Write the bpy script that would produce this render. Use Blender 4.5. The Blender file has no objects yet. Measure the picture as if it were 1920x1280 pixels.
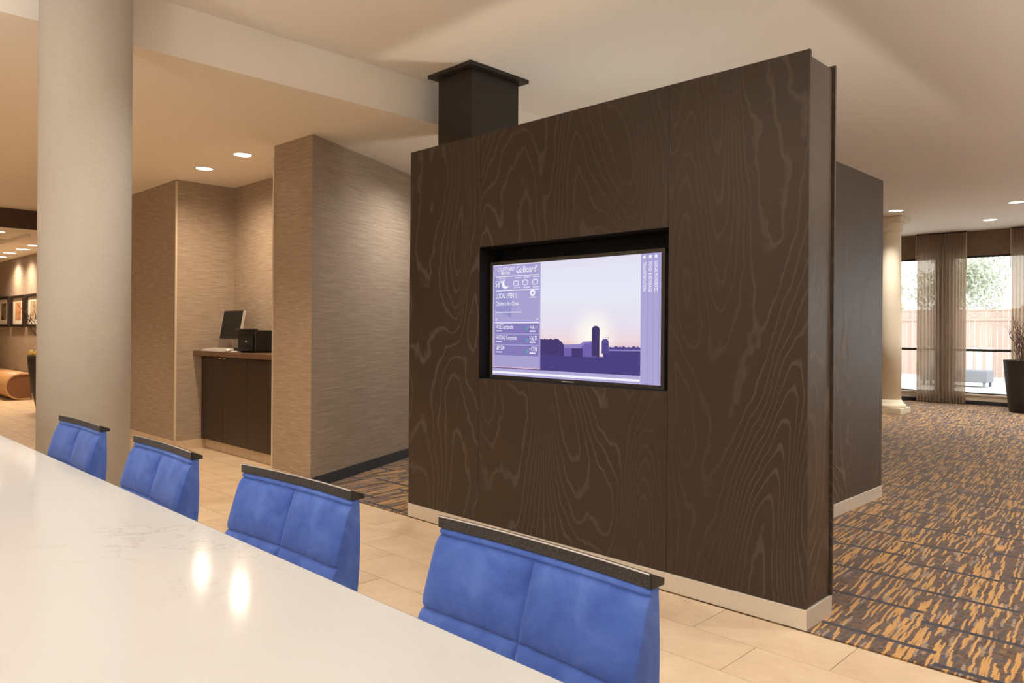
import bpy, math, random
from mathutils import Vector, Matrix

# ------------------------------------------------------------------ camera / world / exposure
SC = bpy.context.scene
COL = SC.collection
cam_d = bpy.data.cameras.new('camera')
cam_d.sensor_width = 36.0
cam_d.lens = 1406.5 / 1920 * 36
cam_d.shift_y = -20.63 / 1920
cam_d.clip_start = 0.02
cam_d.clip_end = 200
cam = bpy.data.objects.new('camera', cam_d)
COL.objects.link(cam)
YAW, ROLL = 0.778, 0.007
cam.matrix_world = (Matrix.Translation((0, 0, 1.30)) @ Matrix.Rotation(YAW, 4, 'Z')
                    @ Matrix.Rotation(math.pi / 2, 4, 'X') @ Matrix.Rotation(ROLL, 4, 'Z'))
SC.camera = cam

world = bpy.data.worlds.new('overcast_sky')
SC.world = world
world.use_nodes = True
bg = world.node_tree.nodes['Background']
bg.inputs[0].default_value = (0.93, 0.97, 1.0, 1)
bg.inputs[1].default_value = 3.8

SC.cycles.max_bounces = 7
SC.cycles.adaptive_threshold = 0.03
SC.cycles.diffuse_bounces = 4
SC.cycles.glossy_bounces = 3
SC.cycles.transmission_bounces = 3
SC.cycles.transparent_max_bounces = 8

SC.view_settings.view_transform = 'Standard'
SC.view_settings.look = 'None'
SC.view_settings.exposure = 0.2
SC.view_settings.gamma = 1.0
SC.view_settings.use_curve_mapping = False

# lamp strengths (watts per fixture)
P_NEAR, P_LOBBY, P_FAR, P_NICHE = 62, 145, 190, 98
P_UP = 330             # unseen upward lamps, added to brighten the ceiling
C_NEAR, C_WARM, C_FAR = (1.0, 0.96, 0.90), (1.0, 0.79, 0.57), (1.0, 0.94, 0.86)

# ------------------------------------------------------------------ helpers
class MB:
    def __init__(self):
        self.v = []; self.f = []; self.sm = []
    def box(self, x0, x1, y0, y1, z0, z1):
        b = len(self.v)
        self.v += [(x0, y0, z0), (x1, y0, z0), (x1, y1, z0), (x0, y1, z0),
                   (x0, y0, z1), (x1, y0, z1), (x1, y1, z1), (x0, y1, z1)]
        for q in ((0, 3, 2, 1), (4, 5, 6, 7), (0, 1, 5, 4), (1, 2, 6, 5), (2, 3, 7, 6), (3, 0, 4, 7)):
            self.f.append(tuple(b + i for i in q)); self.sm.append(False)
        return self
    def prism(self, pts, z0, z1):          # polygon (x,y) counter-clockwise, extruded in z
        b = len(self.v); n = len(pts)
        self.v += [(p[0], p[1], z0) for p in pts] + [(p[0], p[1], z1) for p in pts]
        self.f.append(tuple(b + i for i in reversed(range(n)))); self.sm.append(False)
        self.f.append(tuple(b + n + i for i in range(n))); self.sm.append(False)
        for i in range(n):
            j = (i + 1) % n
            self.f.append((b + i, b + j, b + n + j, b + n + i)); self.sm.append(False)
        return self
    def prism_x(self, pts, x0, x1, smooth=False):     # polygon (y,z), extruded in x
        b = len(self.v); n = len(pts)
        self.v += [(x0, p[0], p[1]) for p in pts] + [(x1, p[0], p[1]) for p in pts]
        self.f.append(tuple(b + i for i in reversed(range(n)))); self.sm.append(False)
        self.f.append(tuple(b + n + i for i in range(n))); self.sm.append(False)
        for i in range(n):
            j = (i + 1) % n
            self.f.append((b + i, b + j, b + n + j, b + n + i)); self.sm.append(smooth)
        return self
    def lathe(self, prof, cx=0, cy=0, seg=32, smooth=True, cap=True):    # prof [(r,z)] bottom to top
        b = len(self.v)
        for r, z in prof:
            for k in range(seg):
                a = 2 * math.pi * k / seg
                self.v.append((cx + r * math.cos(a), cy + r * math.sin(a), z))
        for i in range(len(prof) - 1):
            for k in range(seg):
                k2 = (k + 1) % seg
                self.f.append((b + i * seg + k, b + i * seg + k2, b + (i + 1) * seg + k2, b + (i + 1) * seg + k)); self.sm.append(smooth)
        if cap:
            self.f.append(tuple(b + k for k in reversed(range(seg)))); self.sm.append(False)
            t = b + (len(prof) - 1) * seg
            self.f.append(tuple(t + k for k in range(seg))); self.sm.append(False)
        return self
    def tube(self, pts, rad, seg=6):
        b = len(self.v); n = len(pts)
        rads = rad if isinstance(rad, (list, tuple)) else [rad] * n
        for i, p in enumerate(pts):
            p = Vector(p)
            d = (Vector(pts[min(i + 1, n - 1)]) - Vector(pts[max(i - 1, 0)])).normalized()
            s = d.orthogonal().normalized() if abs(d.z) > .9 else d.cross(Vector((0, 0, 1))).normalized()
            t = d.cross(s)
            for k in range(seg):
                a = 2 * math.pi * k / seg
                q = p + s * (rads[i] * math.cos(a)) + t * (rads[i] * math.sin(a))
                self.v.append(tuple(q))
        for i in range(n - 1):
            for k in range(seg):
                k2 = (k + 1) % seg
                self.f.append((b + i * seg + k, b + i * seg + k2, b + (i + 1) * seg + k2, b + (i + 1) * seg + k)); self.sm.append(True)
        self.f.append(tuple(b + k for k in reversed(range(seg)))); self.sm.append(False)
        self.f.append(tuple(b + (n - 1) * seg + k for k in range(seg))); self.sm.append(False)
        return self
    def quad(self, a, b_, c, d):
        b = len(self.v); self.v += [a, b_, c, d]; self.f.append((b, b + 1, b + 2, b + 3)); self.sm.append(False)
        return self
    def mesh(self, name):
        m = bpy.data.meshes.new(name)
        m.from_pydata(self.v, [], self.f)
        m.polygons.foreach_set('use_smooth', self.sm)
        m.update()
        return m
    def build(self, name, mat, parent=None, bevel=0, seg=2):
        return link(name, self.mesh(name), mat, parent, bevel, seg)

def link(name, me, mat, parent=None, bevel=0, seg=2):
    if mat is not None and len(me.materials) == 0:
        me.materials.append(mat)
    o = bpy.data.objects.new(name, me)
    COL.objects.link(o)
    if parent is not None:
        o.parent = parent
    if bevel:
        md = o.modifiers.new('edge', 'BEVEL'); md.width = bevel; md.segments = seg; md.limit_method = 'ANGLE'
    return o
def box(name, dims, mat, parent=None, bevel=0, seg=2):
    return MB().box(*dims).build(name, mat, parent, bevel, seg)
def empty(name, loc=(0, 0, 0), rz=0):
    o = bpy.data.objects.new(name, None); COL.objects.link(o)
    o.location = loc; o.rotation_euler = (0, 0, rz); o.empty_display_size = .1
    return o
def tag(o, label=None, cat=None, group=None, kind=None):
    if label: o['label'] = label
    if cat: o['category'] = cat
    if group: o['group'] = group
    if kind: o['kind'] = kind
    return o
def struct(o, label=None):
    o['kind'] = 'structure'
    if label: o['label'] = label
    return o
def copy_tree(o, parent=None):
    c = o.copy(); COL.objects.link(c); c.parent = parent
    for ch in o.children: copy_tree(ch, c)
    return c

# ------------------------------------------------------------------ materials
class NT:
    def __init__(self, name):
        self.m = bpy.data.materials.new(name); self.m.use_nodes = True
        self.t = self.m.node_tree; self.b = self.t.nodes['Principled BSDF']
        self.out = self.t.nodes['Material Output']
    def n(self, typ, **kw):
        nd = self.t.nodes.new(typ)
        for k, v in kw.items():
            setattr(nd, k, v)
        return nd
    def l(self, a, b): self.t.links.new(a, b)
    def setin(self, sock, v):
        if hasattr(v, 'is_output'): self.l(v, sock)
        else: sock.default_value = v
    def math(self, op, a, b=0.0, c=None):
        nd = self.n('ShaderNodeMath', operation=op)
        self.setin(nd.inputs[0], a); self.setin(nd.inputs[1], b)
        if c is not None: self.setin(nd.inputs[2], c)
        return nd.outputs[0]
    def mix(self, f, a, b):
        nd = self.n('ShaderNodeMix', data_type='RGBA')
        self.setin(nd.inputs[0], f); self.setin(nd.inputs[6], a if hasattr(a, 'is_output') else (*a, 1)); self.setin(nd.inputs[7], b if hasattr(b, 'is_output') else (*b, 1))
        return nd.outputs[2]
    def pos(self): 
        return self.n('ShaderNodeNewGeometry').outputs['Position']
    def obj(self): return self.n('ShaderNodeTexCoord').outputs['Object']
    def rnd(self): return self.n('ShaderNodeObjectInfo').outputs['Random']
    def xyz(self, v):
        s = self.n('ShaderNodeSeparateXYZ'); self.l(v, s.inputs[0]); return s.outputs
    def vec(self, x=0.0, y=0.0, z=0.0):
        c = self.n('ShaderNodeCombineXYZ')
        for i, q in enumerate((x, y, z)): self.setin(c.inputs[i], q)
        return c.outputs[0]
    def noise(self, v, scale, detail=2.0, rough=.5, dist=0.0, w=None):
        nd = self.n('ShaderNodeTexNoise')
        if w is not None:
            nd.noise_dimensions = '4D'; self.setin(nd.inputs['W'], w)
        self.l(v, nd.inputs['Vector']); nd.inputs['Scale'].default_value = scale
        nd.inputs['Detail'].default_value = detail; nd.inputs['Roughness'].default_value = rough; nd.inputs['Distortion'].default_value = dist
        return nd.outputs['Fac']
    def ramp(self, f, stops):
        r = self.n('ShaderNodeValToRGB'); self.l(f, r.inputs[0]); e = r.color_ramp.elements
        while len(e) > 1: e.remove(e[-1])
        for i, (p, c) in enumerate(stops):
            q = e[0] if i == 0 else e.new(p)
            q.position = p; q.color = (*c, 1) if len(c) == 3 else c
        return r.outputs[0]
    def smooth(self, v, a, b):
        nd = self.n('ShaderNodeMapRange', interpolation_type='SMOOTHSTEP'); self.setin(nd.inputs[0], v)
        nd.inputs[1].default_value = a; nd.inputs[2].default_value = b
        return nd.outputs[0]
    def bump(self, h, strength=.2, dist=.002):
        nd = self.n('ShaderNodeBump'); self.l(h, nd.inputs['Height']); nd.inputs['Strength'].default_value = strength; nd.inputs['Distance'].default_value = dist
        self.l(nd.outputs[0], self.b.inputs['Normal'])
    def set(self, color=None, rough=None, metal=None, spec=None, **kw):
        b = self.b
        if color is not None: self.setin(b.inputs['Base Color'], color if hasattr(color, 'is_output') else (*color, 1))
        if rough is not None: self.setin(b.inputs['Roughness'], rough)
        if metal is not None: b.inputs['Metallic'].default_value = metal
        if spec is not None: b.inputs['Specular IOR Level'].default_value = spec
        for k, v in kw.items(): self.setin(b.inputs[k], v)
        return self.m

def plain(name, col, rough=.5, metal=0, spec=.5, var=.06, scale=14, **kw):
    t = NT(name)
    n = t.noise(t.obj(), scale, 3)
    d = tuple(c * (1 - var) for c in col); u = tuple(min(1, c * (1 + var)) for c in col)
    return t.set(t.mix(n, d, u), rough, metal, spec, **kw)

def emit(name, col, strength=1.0):
    t = NT(name); e = t.n('ShaderNodeEmission'); e.inputs[0].default_value = (*col, 1); e.inputs[1].default_value = strength
    t.l(e.outputs[0], t.out.inputs[0]); return t.m

def mat_ceiling():
    t = NT('ceiling_paint'); n = t.noise(t.pos(), 60, 3)
    c = t.mix(t.noise(t.pos(), .8, 2), (.83, .77, .69), (.86, .80, .72))
    t.bump(n, .05, .001); return t.set(c, .85, spec=.25)

def mat_wood(name='dark_stained_wood', lines=9.0, base=(.050, .034, .0235), line=(.084, .066, .053), rough=.36):
    t = NT(name); x, y, z = t.xyz(t.pos()); r = t.math('MULTIPLY', t.rnd(), 37.0)
    h = t.math('ADD', x, y)
    v = t.vec(h, 0.0, t.math('MULTIPLY', z, .28))
    jag = t.noise(t.vec(t.math('MULTIPLY', h, 11.0), 0.0, t.math('MULTIPLY', z, 5.5)), 1.0, 2, .5, w=r)
    n = t.noise(v, 1.55, 1.0, .4, .5, w=r)
    n = t.math('ADD', n, t.math('MULTIPLY', jag, .028))
    fr = t.math('FRACT', t.math('MULTIPLY', n, lines * 5.2))
    tri = t.math('ABSOLUTE', t.math('SUBTRACT', fr, .5))
    ln = t.smooth(tri, .14, .02)
    pores = t.noise(t.vec(t.math('MULTIPLY', h, 230.0), 0.0, t.math('MULTIPLY', z, 5.0)), 1.0, 2)
    patch = t.smooth(t.noise(v, 1.2, 2, w=t.math('ADD', r, 5.0)), .38, .62)
    m = t.math('MULTIPLY', ln, t.math('ADD', t.math('MULTIPLY', patch, .65), .35))
    m2 = t.math('ADD', m, t.math('MULTIPLY', t.math('SUBTRACT', pores, .5), .35))
    c = t.mix(m2, base, line)
    ro = t.math('ADD', rough, t.math('MULTIPLY', m, .16))
    t.bump(m2, .30, .001)
    return t.set(c, ro, spec=.24)

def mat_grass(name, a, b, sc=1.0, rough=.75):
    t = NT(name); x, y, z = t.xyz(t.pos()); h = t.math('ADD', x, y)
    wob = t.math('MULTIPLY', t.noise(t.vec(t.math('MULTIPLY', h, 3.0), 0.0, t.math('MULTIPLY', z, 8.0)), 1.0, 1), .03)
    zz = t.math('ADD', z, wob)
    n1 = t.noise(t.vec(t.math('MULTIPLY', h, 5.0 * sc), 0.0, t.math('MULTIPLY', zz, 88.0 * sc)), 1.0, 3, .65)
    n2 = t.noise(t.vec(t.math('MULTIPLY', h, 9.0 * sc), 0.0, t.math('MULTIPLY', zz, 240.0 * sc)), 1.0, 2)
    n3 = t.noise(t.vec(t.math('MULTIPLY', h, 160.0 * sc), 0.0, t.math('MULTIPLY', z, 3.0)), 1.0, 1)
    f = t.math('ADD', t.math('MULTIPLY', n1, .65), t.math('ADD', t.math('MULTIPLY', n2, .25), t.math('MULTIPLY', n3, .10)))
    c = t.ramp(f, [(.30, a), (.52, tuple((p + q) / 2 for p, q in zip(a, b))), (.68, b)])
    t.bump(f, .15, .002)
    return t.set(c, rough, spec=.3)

def mat_tile(name='floor_tile', brick=False):
    t = NT(name); p = t.pos(); x, y, z = t.xyz(p)
    if brick:
        br = t.n('ShaderNodeTexBrick'); br.offset = .5
        t.l(t.vec(t.math('ADD', x, 1.745), t.math('ADD', y, -3.204), 0.0), br.inputs['Vector'])
        br.inputs['Scale'].default_value = 1; br.inputs['Mortar Size'].default_value = .0035
        br.inputs['Brick Width'].default_value = .596; br.inputs['Row Height'].default_value = .298
        r = t.n('ShaderNodeTexWhiteNoise').outputs[0]
        br.inputs['Color1'].default_value = (0, 0, 0, 1); br.inputs['Color2'].default_value = (1, 1, 1, 1)
        rn = t.xyz(br.outputs['Color'])[0]; mort = br.outputs['Fac']
    else:
        rn = t.rnd(); mort = None
    q = t.n('ShaderNodeVectorMath', operation='ADD'); t.l(p, q.inputs[0]); t.l(t.vec(t.math('MULTIPLY', rn, 31.0), t.math('MULTIPLY', rn, 17.0), 0.0), q.inputs[1])
    n = t.noise(q.outputs[0], 3.2, 5, .6, .4)
    n2 = t.noise(q.outputs[0], 22, 3, .6)
    f = t.math('ADD', t.math('MULTIPLY', n, .75), t.math('MULTIPLY', n2, .25))
    c = t.ramp(f, [(.30, (.54, .395, .255)), (.50, (.66, .505, .345)), (.70, (.74, .60, .43))])
    c = t.mix(t.math('MULTIPLY', rn, .30), c, (.58, .43, .28))
    if mort is not None: c = t.mix(mort, c, (.27, .18, .10))
    t.bump(n2, .03, .001)
    return t.set(c, .38, spec=.4)

def mat_carpet():
    t = NT('patterned_carpet'); x, y, z = t.xyz(t.pos())
    P, W = .445, .485
    # x columns carry their own y offset, so the navy dashes step from column to column
    yy = t.math('DIVIDE', t.math('SUBTRACT', y, 3.385), P)
    row0 = t.math('FLOOR', t.math('ADD', yy, .5))
    wn = t.n('ShaderNodeTexWhiteNoise', noise_dimensions='1D'); t.l(row0, wn.inputs['W'])
    sx = t.math('DIVIDE', t.math('ADD', t.math('ADD', x, 1.37), t.math('MULTIPLY', row0, .17)), W)
    cell = t.math('FLOOR', sx); fx = t.math('FRACT', sx)
    off = t.math('MULTIPLY', t.math('FRACT', t.math('MULTIPLY', cell, .5)), .54)     # alternate cells shifted
    y2 = t.math('FRACT', t.math('ADD', t.math('ADD', yy, .5), off))
    dy = t.math('ABSOLUTE', t.math('SUBTRACT', y2, .5))
    dash = t.math('MULTIPLY', t.smooth(dy, .042, .034), t.math('MULTIPLY', t.smooth(fx, .0, .01), t.smooth(fx, .965, .955)))
    # amber streaks running towards the window
    wn1 = lambda v: (lambda nd: (t.l(v, nd.inputs['W']), nd.outputs['Value'])[1])(t.n('ShaderNodeTexWhiteNoise', noise_dimensions='1D'))
    def wn2(a, b_):
        nd = t.n('ShaderNodeTexWhiteNoise', noise_dimensions='2D'); t.l(t.vec(a, b_, 0.0), nd.inputs['Vector']); return nd.outputs['Value']
    yq = t.math('DIVIDE', t.math('FLOOR', t.math('MULTIPLY', y, 46.0)), 46.0)
    def streak(freq, seg, seed, lo, hi):
        jig = t.math('MULTIPLY', t.math('SUBTRACT', t.noise(t.vec(t.math('MULTIPLY', x, 3.0), t.math('MULTIPLY', yq, 13.0), seed), 1.0, 2), .5), .024)
        xs = t.math('MULTIPLY', t.math('ADD', t.math('ADD', x, jig), t.math('MULTIPLY', yq, .10)), freq)
        gx_ = t.math('FLOOR', xs)
        ys = t.math('ADD', t.math('MULTIPLY', y, seg), t.math('MULTIPLY', wn1(t.math('ADD', gx_, seed)), 9.0))
        v = wn2(gx_, t.math('ADD', t.math('FLOOR', ys), seed))
        fy = t.math('ABSOLUTE', t.math('SUBTRACT', t.math('FRACT', ys), .5)); fx_ = t.math('ABSOLUTE', t.math('SUBTRACT', t.math('FRACT', xs), .5))
        taper = t.smooth(t.math('ADD', fx_, t.math('MULTIPLY', fy, .5)), .62, .50)
        return t.math('MULTIPLY', t.smooth(v, lo, hi), taper)
    patch = t.math('MULTIPLY', t.math('SUBTRACT', t.noise(t.vec(t.math('MULTIPLY', x, 2.4), t.math('MULTIPLY', y, 2.2), 7.0), 1.0, 1), .5), .5)
    amber = t.math('MAXIMUM', streak(100.0, 4.3, 3.0, .75, .77), streak(84.0, 6.5, 11.0, .87, .89))
    cream = streak(75.0, 8.0, 23.0, .84, .86)
    # woven checks
    G = 44.0
    gx = t.math('FLOOR', t.math('MULTIPLY', x, G)); gy = t.math('FLOOR', t.math('MULTIPLY', y, G))
    w2 = t.n('ShaderNodeTexWhiteNoise', noise_dimensions='2D'); t.l(t.vec(gx, gy, 0.0), w2.inputs['Vector'])
    base = t.ramp(w2.outputs['Value'], [(.0, (.030, .022, .022)), (.22, (.085, .042, .026)), (.45, (.14, .066, .030)), (.68, (.075, .055, .060)), (.86, (.045, .055, .085)), (1.0, (.20, .105, .045))])
    gl = t.math('MINIMUM', t.math('ABSOLUTE', t.math('SUBTRACT', t.math('FRACT', t.math('MULTIPLY', x, G)), .5)), 1.0)
    gl2 = t.math('ABSOLUTE', t.math('SUBTRACT', t.math('FRACT', t.math('MULTIPLY', y, G)), .5))
    gmask = t.smooth(t.math('MAXIMUM', gl, gl2), .40, .47)
    base = t.mix(t.math('MULTIPLY', gmask, .55), base, (.19, .125, .09))
    c = t.mix(t.math('MULTIPLY', cream, .55), base, (.46, .34, .25))
    c = t.mix(t.math('MULTIPLY', amber, .95), c, (.60, .32, .095))
    c = t.mix(dash, c, (.020, .024, .050))
    fuzz = t.noise(t.pos(), 900, 2)
    t.bump(fuzz, .5, .003)
    return t.set(c, .95, spec=.15, **{'Sheen Weight': .5, 'Sheen Roughness': .25, 'Sheen Tint': (1, .93, .86, 1)})

def mat_quartz():
    t = NT('white_quartz'); p = t.pos()
    n = t.noise(p, 1.7, 5, .62, .8)
    v = t.math('ABSOLUTE', t.math('SUBTRACT', t.noise(p, 2.6, 6, .65, 1.6), .5))
    vein = t.smooth(v, .022, .0)
    patch = t.smooth(t.noise(p, 1.3, 3), .50, .66)
    m = t.math('MULTIPLY', vein, patch)
    sp = t.smooth(t.noise(p, 7, 6, .7), .62, .74)
    c = t.mix(t.math('MULTIPLY', n, .35), (.58, .585, .585), (.52, .52, .515))
    c = t.mix(t.math('MULTIPLY', m, .38), c, (.36, .31, .27))
    c = t.mix(t.math('MULTIPLY', t.math('MULTIPLY', sp, patch), .38), c, (.40, .36, .32))
    return t.set(c, .10, spec=.5)

def mat_suede():
    t = NT('blue_suede'); p = t.obj()
    n = t.noise(p, 13, 4, .6, .6); n2 = t.noise(p, 420, 2)
    c = t.ramp(n, [(.30, (.040, .082, .32)), (.50, (.060, .115, .40)), (.70, (.088, .155, .47))])
    t.bump(n2, .12, .001)
    return t.set(c, .85, spec=.2, **{'Sheen Weight': .35, 'Sheen Roughness': .4, 'Sheen Tint': (.62, .74, 1.0, 1)})

def mat_speckle():
    t = NT('speckled_dark_metal'); p = t.obj()
    n = t.noise(p, 900, 2, .7)
    c = t.mix(t.smooth(n, .45, .66), (.022, .019, .016), (.13, .108, .085))
    return t.set(c, .42, .35, .5)

def mat_brushed():
    t = NT('brushed_metal_base'); x, y, z = t.xyz(t.pos()); h = t.math('ADD', x, y)
    n = t.noise(t.vec(t.math('MULTIPLY', h, 3.0), 0.0, t.math('MULTIPLY', z, 400.0)), 1.0, 2)
    c = t.mix(n, (.70, .645, .56), (.80, .745, .66))
    return t.set(c, .42, .55, .5)

def mat_sheer():
    t = NT('sheer_fabric'); x, y, z = t.xyz(t.pos())
    n = t.noise(t.vec(t.math('MULTIPLY', x, 90.0), 0.0, t.math('MULTIPLY', z, 2.0)), 1.0, 2)
    c = t.mix(n, (.40, .30, .22), (.56, .44, .33))
    d = t.n('ShaderNodeBsdfDiffuse'); t.l(c, d.inputs[0])
    tl = t.n('ShaderNodeBsdfTranslucent'); t.l(c, tl.inputs[0])
    tr = t.n('ShaderNodeBsdfTransparent'); tr.inputs[0].default_value = (.90, .80, .70, 1)
    m1 = t.n('ShaderNodeMixShader'); m1.inputs[0].default_value = .5; t.l(d.outputs[0], m1.inputs[1]); t.l(tl.outputs[0], m1.inputs[2])
    m2 = t.n('ShaderNodeMixShader'); m2.inputs[0].default_value = .13; t.l(m1.outputs[0], m2.inputs[1]); t.l(tr.outputs[0], m2.inputs[2])
    t.l(m2.outputs[0], t.out.inputs[0]); return t.m

def mat_pane():
    t = NT('window_glass')
    tr = t.n('ShaderNodeBsdfTransparent'); tr.inputs[0].default_value = (.95, .97, .96, 1)
    g = t.n('ShaderNodeBsdfGlossy'); g.inputs['Roughness'].default_value = .02
    m = t.n('ShaderNodeMixShader'); m.inputs[0].default_value = .06
    t.l(tr.outputs[0], m.inputs[1]); t.l(g.outputs[0], m.inputs[2]); t.l(m.outputs[0], t.out.inputs[0]); return t.m

def mat_planks(name, a, b, scale=1.0):
    t = NT(name); x, y, z = t.xyz(t.obj()); r = t.math('MULTIPLY', t.rnd(), 9.0)
    n = t.noise(t.vec(t.math('ADD', t.math('MULTIPLY', x, 40.0 * scale), r), y, t.math('MULTIPLY', z, 2.0)), 1.0, 3)
    c = t.mix(n, a, b); c = t.mix(t.math('MULTIPLY', t.rnd(), .35), c, tuple(q * .7 for q in a))
    return t.set(c, .8, spec=.2)

def mat_lightwood():
    t = NT('honey_wood'); x, y, z = t.xyz(t.pos())
    n = t.noise(t.vec(t.math('MULTIPLY', x, 1.5), t.math('MULTIPLY', y, 30.0), t.math('MULTIPLY', z, 30.0)), 1.0, 3)
    return t.set(t.mix(n, (.42, .22, .09), (.58, .34, .15)), .4, spec=.4)

def mat_art(name, a, b, c):
    t = NT(name); n = t.noise(t.pos(), 5.0, 2, .5, 1.0)
    return t.set(t.ramp(n, [(.35, a), (.5, b), (.65, c)]), .7, spec=.2)

M = {}
M['ceil'] = mat_ceiling()
M['wood'] = mat_wood()
M['wood_end_lit'] = mat_wood('dark_stained_wood_end_lit', 7.0, (.060, .042, .031), (.115, .088, .068))  # same wood finish, colour lightened to stand for light on the ends
M['wood_side_lit'] = mat_wood('dark_stained_wood_side_lit', 10.0, (.062, .043, .031), (.135, .104, .080), .46)  # same finish again, paler and warmer colour in place of light on this face
M['post'] = plain('dark_painted_wood', (.022, .016, .012), .38, spec=.4)
M['grass'] = mat_grass('brown_grasscloth', (.265, .195, .140), (.50, .40, .305))
M['colpaper'] = mat_grass('pale_linen_paper', (.46, .41, .345), (.55, .50, .43), 3.4)
M['tile'] = mat_tile()
M['tile_far'] = mat_tile('floor_tile_far', True)
M['grout'] = plain('floor_grout', (.24, .16, .095), .9)
M['carpet'] = mat_carpet()
M['quartz'] = mat_quartz()
M['suede'] = mat_suede()
M['seam'] = plain('blue_thread', (.09, .14, .42), .9)
M['rail'] = mat_speckle()
M['chrome'] = plain('polished_chrome', (.85, .82, .78), .12, 1.0)
M['black'] = plain('black_plastic', (.012, .011, .010), .35)
M['blackmatte'] = plain('black_lining', (.010, .009, .008), .7, spec=.2)
M['bezel'] = plain('dark_bezel', (.040, .033, .026), .35)
M['brushed'] = mat_brushed()
M['cream'] = plain('cream_trim', (.62, .52, .40), .55)
M['navybase'] = plain('navy_cove_base', (.018, .020, .026), .5)
M['laminate'] = plain('dark_laminate', (.040, .024, .016), .45, spec=.4)
M['counter'] = plain('brown_countertop', (.15, .080, .048), .4)
M['silver'] = plain('silver_plastic', (.62, .58, .52), .35)
M['screenoff'] = plain('dark_screen', (.012, .012, .012), .5, spec=.3)
M['whitepl'] = plain('white_plastic', (.72, .70, .66), .45)
M['stone'] = plain('cream_column', (.74, .65, .50), .6, var=.03)
M['frame'] = plain('dark_bronze', (.030, .022, .017), .45)
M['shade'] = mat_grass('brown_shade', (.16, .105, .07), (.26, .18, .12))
M['sheer'] = mat_sheer()
M['pane'] = mat_pane()
M['planter'] = plain('dark_planter', (.020, .016, .014), .5)
M['gravel'] = plain('white_gravel', (.75, .72, .68), .8, var=.3, scale=60)
M['twig'] = plain('brown_twig', (.13, .075, .05), .8)
M['fence'] = mat_planks('cedar_plank', (.42, .29, .235), (.52, .38, .315))
M['patio'] = plain('pale_concrete', (.72, .71, .70), .9)
M['leaf'] = plain('pale_leaf', (.44, .46, .36), .7, var=.3, scale=2)
M['leaf2'] = plain('yellow_leaf', (.52, .47, .28), .7, var=.3, scale=2)
M['bark'] = plain('bark', (.14, .10, .075), .9)
M['honey'] = mat_lightwood()
M['honeyend'] = plain('red_brown_wood', (.20, .085, .035), .5)
M['darkbulk'] = plain('dark_bulkhead', (.075, .042, .024), .6)
M['pframe'] = plain('picture_frame', (.030, .018, .012), .4)
M['pmat'] = plain('picture_mat', (.72, .66, .56), .8)
M['lens'] = emit('lamp_lens', (1.0, .93, .80), 9)
M['ringw'] = plain('lamp_trim', (.80, .76, .70), .5)
M['gold'] = plain('yellow_blooms', (.72, .50, .12), .6)
M['grey'] = plain('grey_wicker', (.20, .20, .22), .8)
M['slat'] = plain('white_slat', (.75, .73, .70), .6)
M['outwall'] = plain('plaster_rear', (.62, .54, .44), .8)

# ------------------------------------------------------------------ dimensions
HU, HL = 3.18, 2.877                 # raised ceiling, lowered ceiling
XS = -4.46                           # face of the drop between them
YW = 15.72                           # window wall
YF = 3.2265                           # carpet edge
XL, XR, YB = -24.0, 5.0, -6.5

# ------------------------------------------------------------------ setting: floors
fl = struct(box('floor', (XL, XR, YB, YF, -.12, -.006), M['tile_far']), 'beige stone tile floor running past the table')
box('grout_bed', (-9.79, 1.24, -1.28, 3.52, -.0065, -.0025), M['grout'], fl)
struct(MB().prism([(-5.41, YF), (XR, YF), (XR, YW + .1), (-7.2, YW + .1), (-7.2, 5.80), (-6.61, 5.80), (-5.42, 3.20)], -.12, .004).build('floor_carpet', M['carpet']), 'amber, brown and navy dashed carpet')
struct(box('floor_niche', (-9.79, -5.6, YF, 3.95, -.12, -.006), M['tile_far']), 'beige tile floor reaching into the printer niche')
struct(box('floor_lobby', (XL, -9.6, YF, 3.7, -.12, -.006), M['tile_far']), 'beige tile floor along the lobby wall')
# single tiles near the camera (24 x 12 inch, half bond), up to the limit
tile_me = MB().box(-.2963, .2963, -.1473, .1473, -.006, .001).mesh('tile'); tile_me.materials.append(M['tile'])
rng = random.Random(4)
for r in range(15):
    yc = 3.214 - .149 - r * .298
    if r == 0: rows = [yc, yc + .298]
    x0 = -1.745 + .298 + (0 if r % 2 == 0 else .298)
    for k in range(-14, 5):
        xc = x0 + k * .596
        if xc < -9.5 or xc > .95: continue
        o = link('tile', tile_me, None, fl); o.location = (xc, yc, 0)
        o.rotation_euler = (rng.uniform(-1, 1) * .0008, rng.uniform(-1, 1) * .0008, 0)
for k in range(-14, -7):
    xc = -1.745 + .596 + k * .596
    if xc < -9.5 or xc > -5.75: continue
    o = link('tile', tile_me, None, fl); o.location = (xc, 3.214 + .149, 0)
struct(box('patio', (-30, 20, YW + .1, 60, -.15, -.03), M['patio']), 'pale sunlit patio outside the windows')

struct(box('rear_bounce_ground', (-60, 40, -60, YB - .2, -.15, -.03), M['patio']))  # unseen ground added to bounce daylight through the rear openings onto the ceiling
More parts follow.
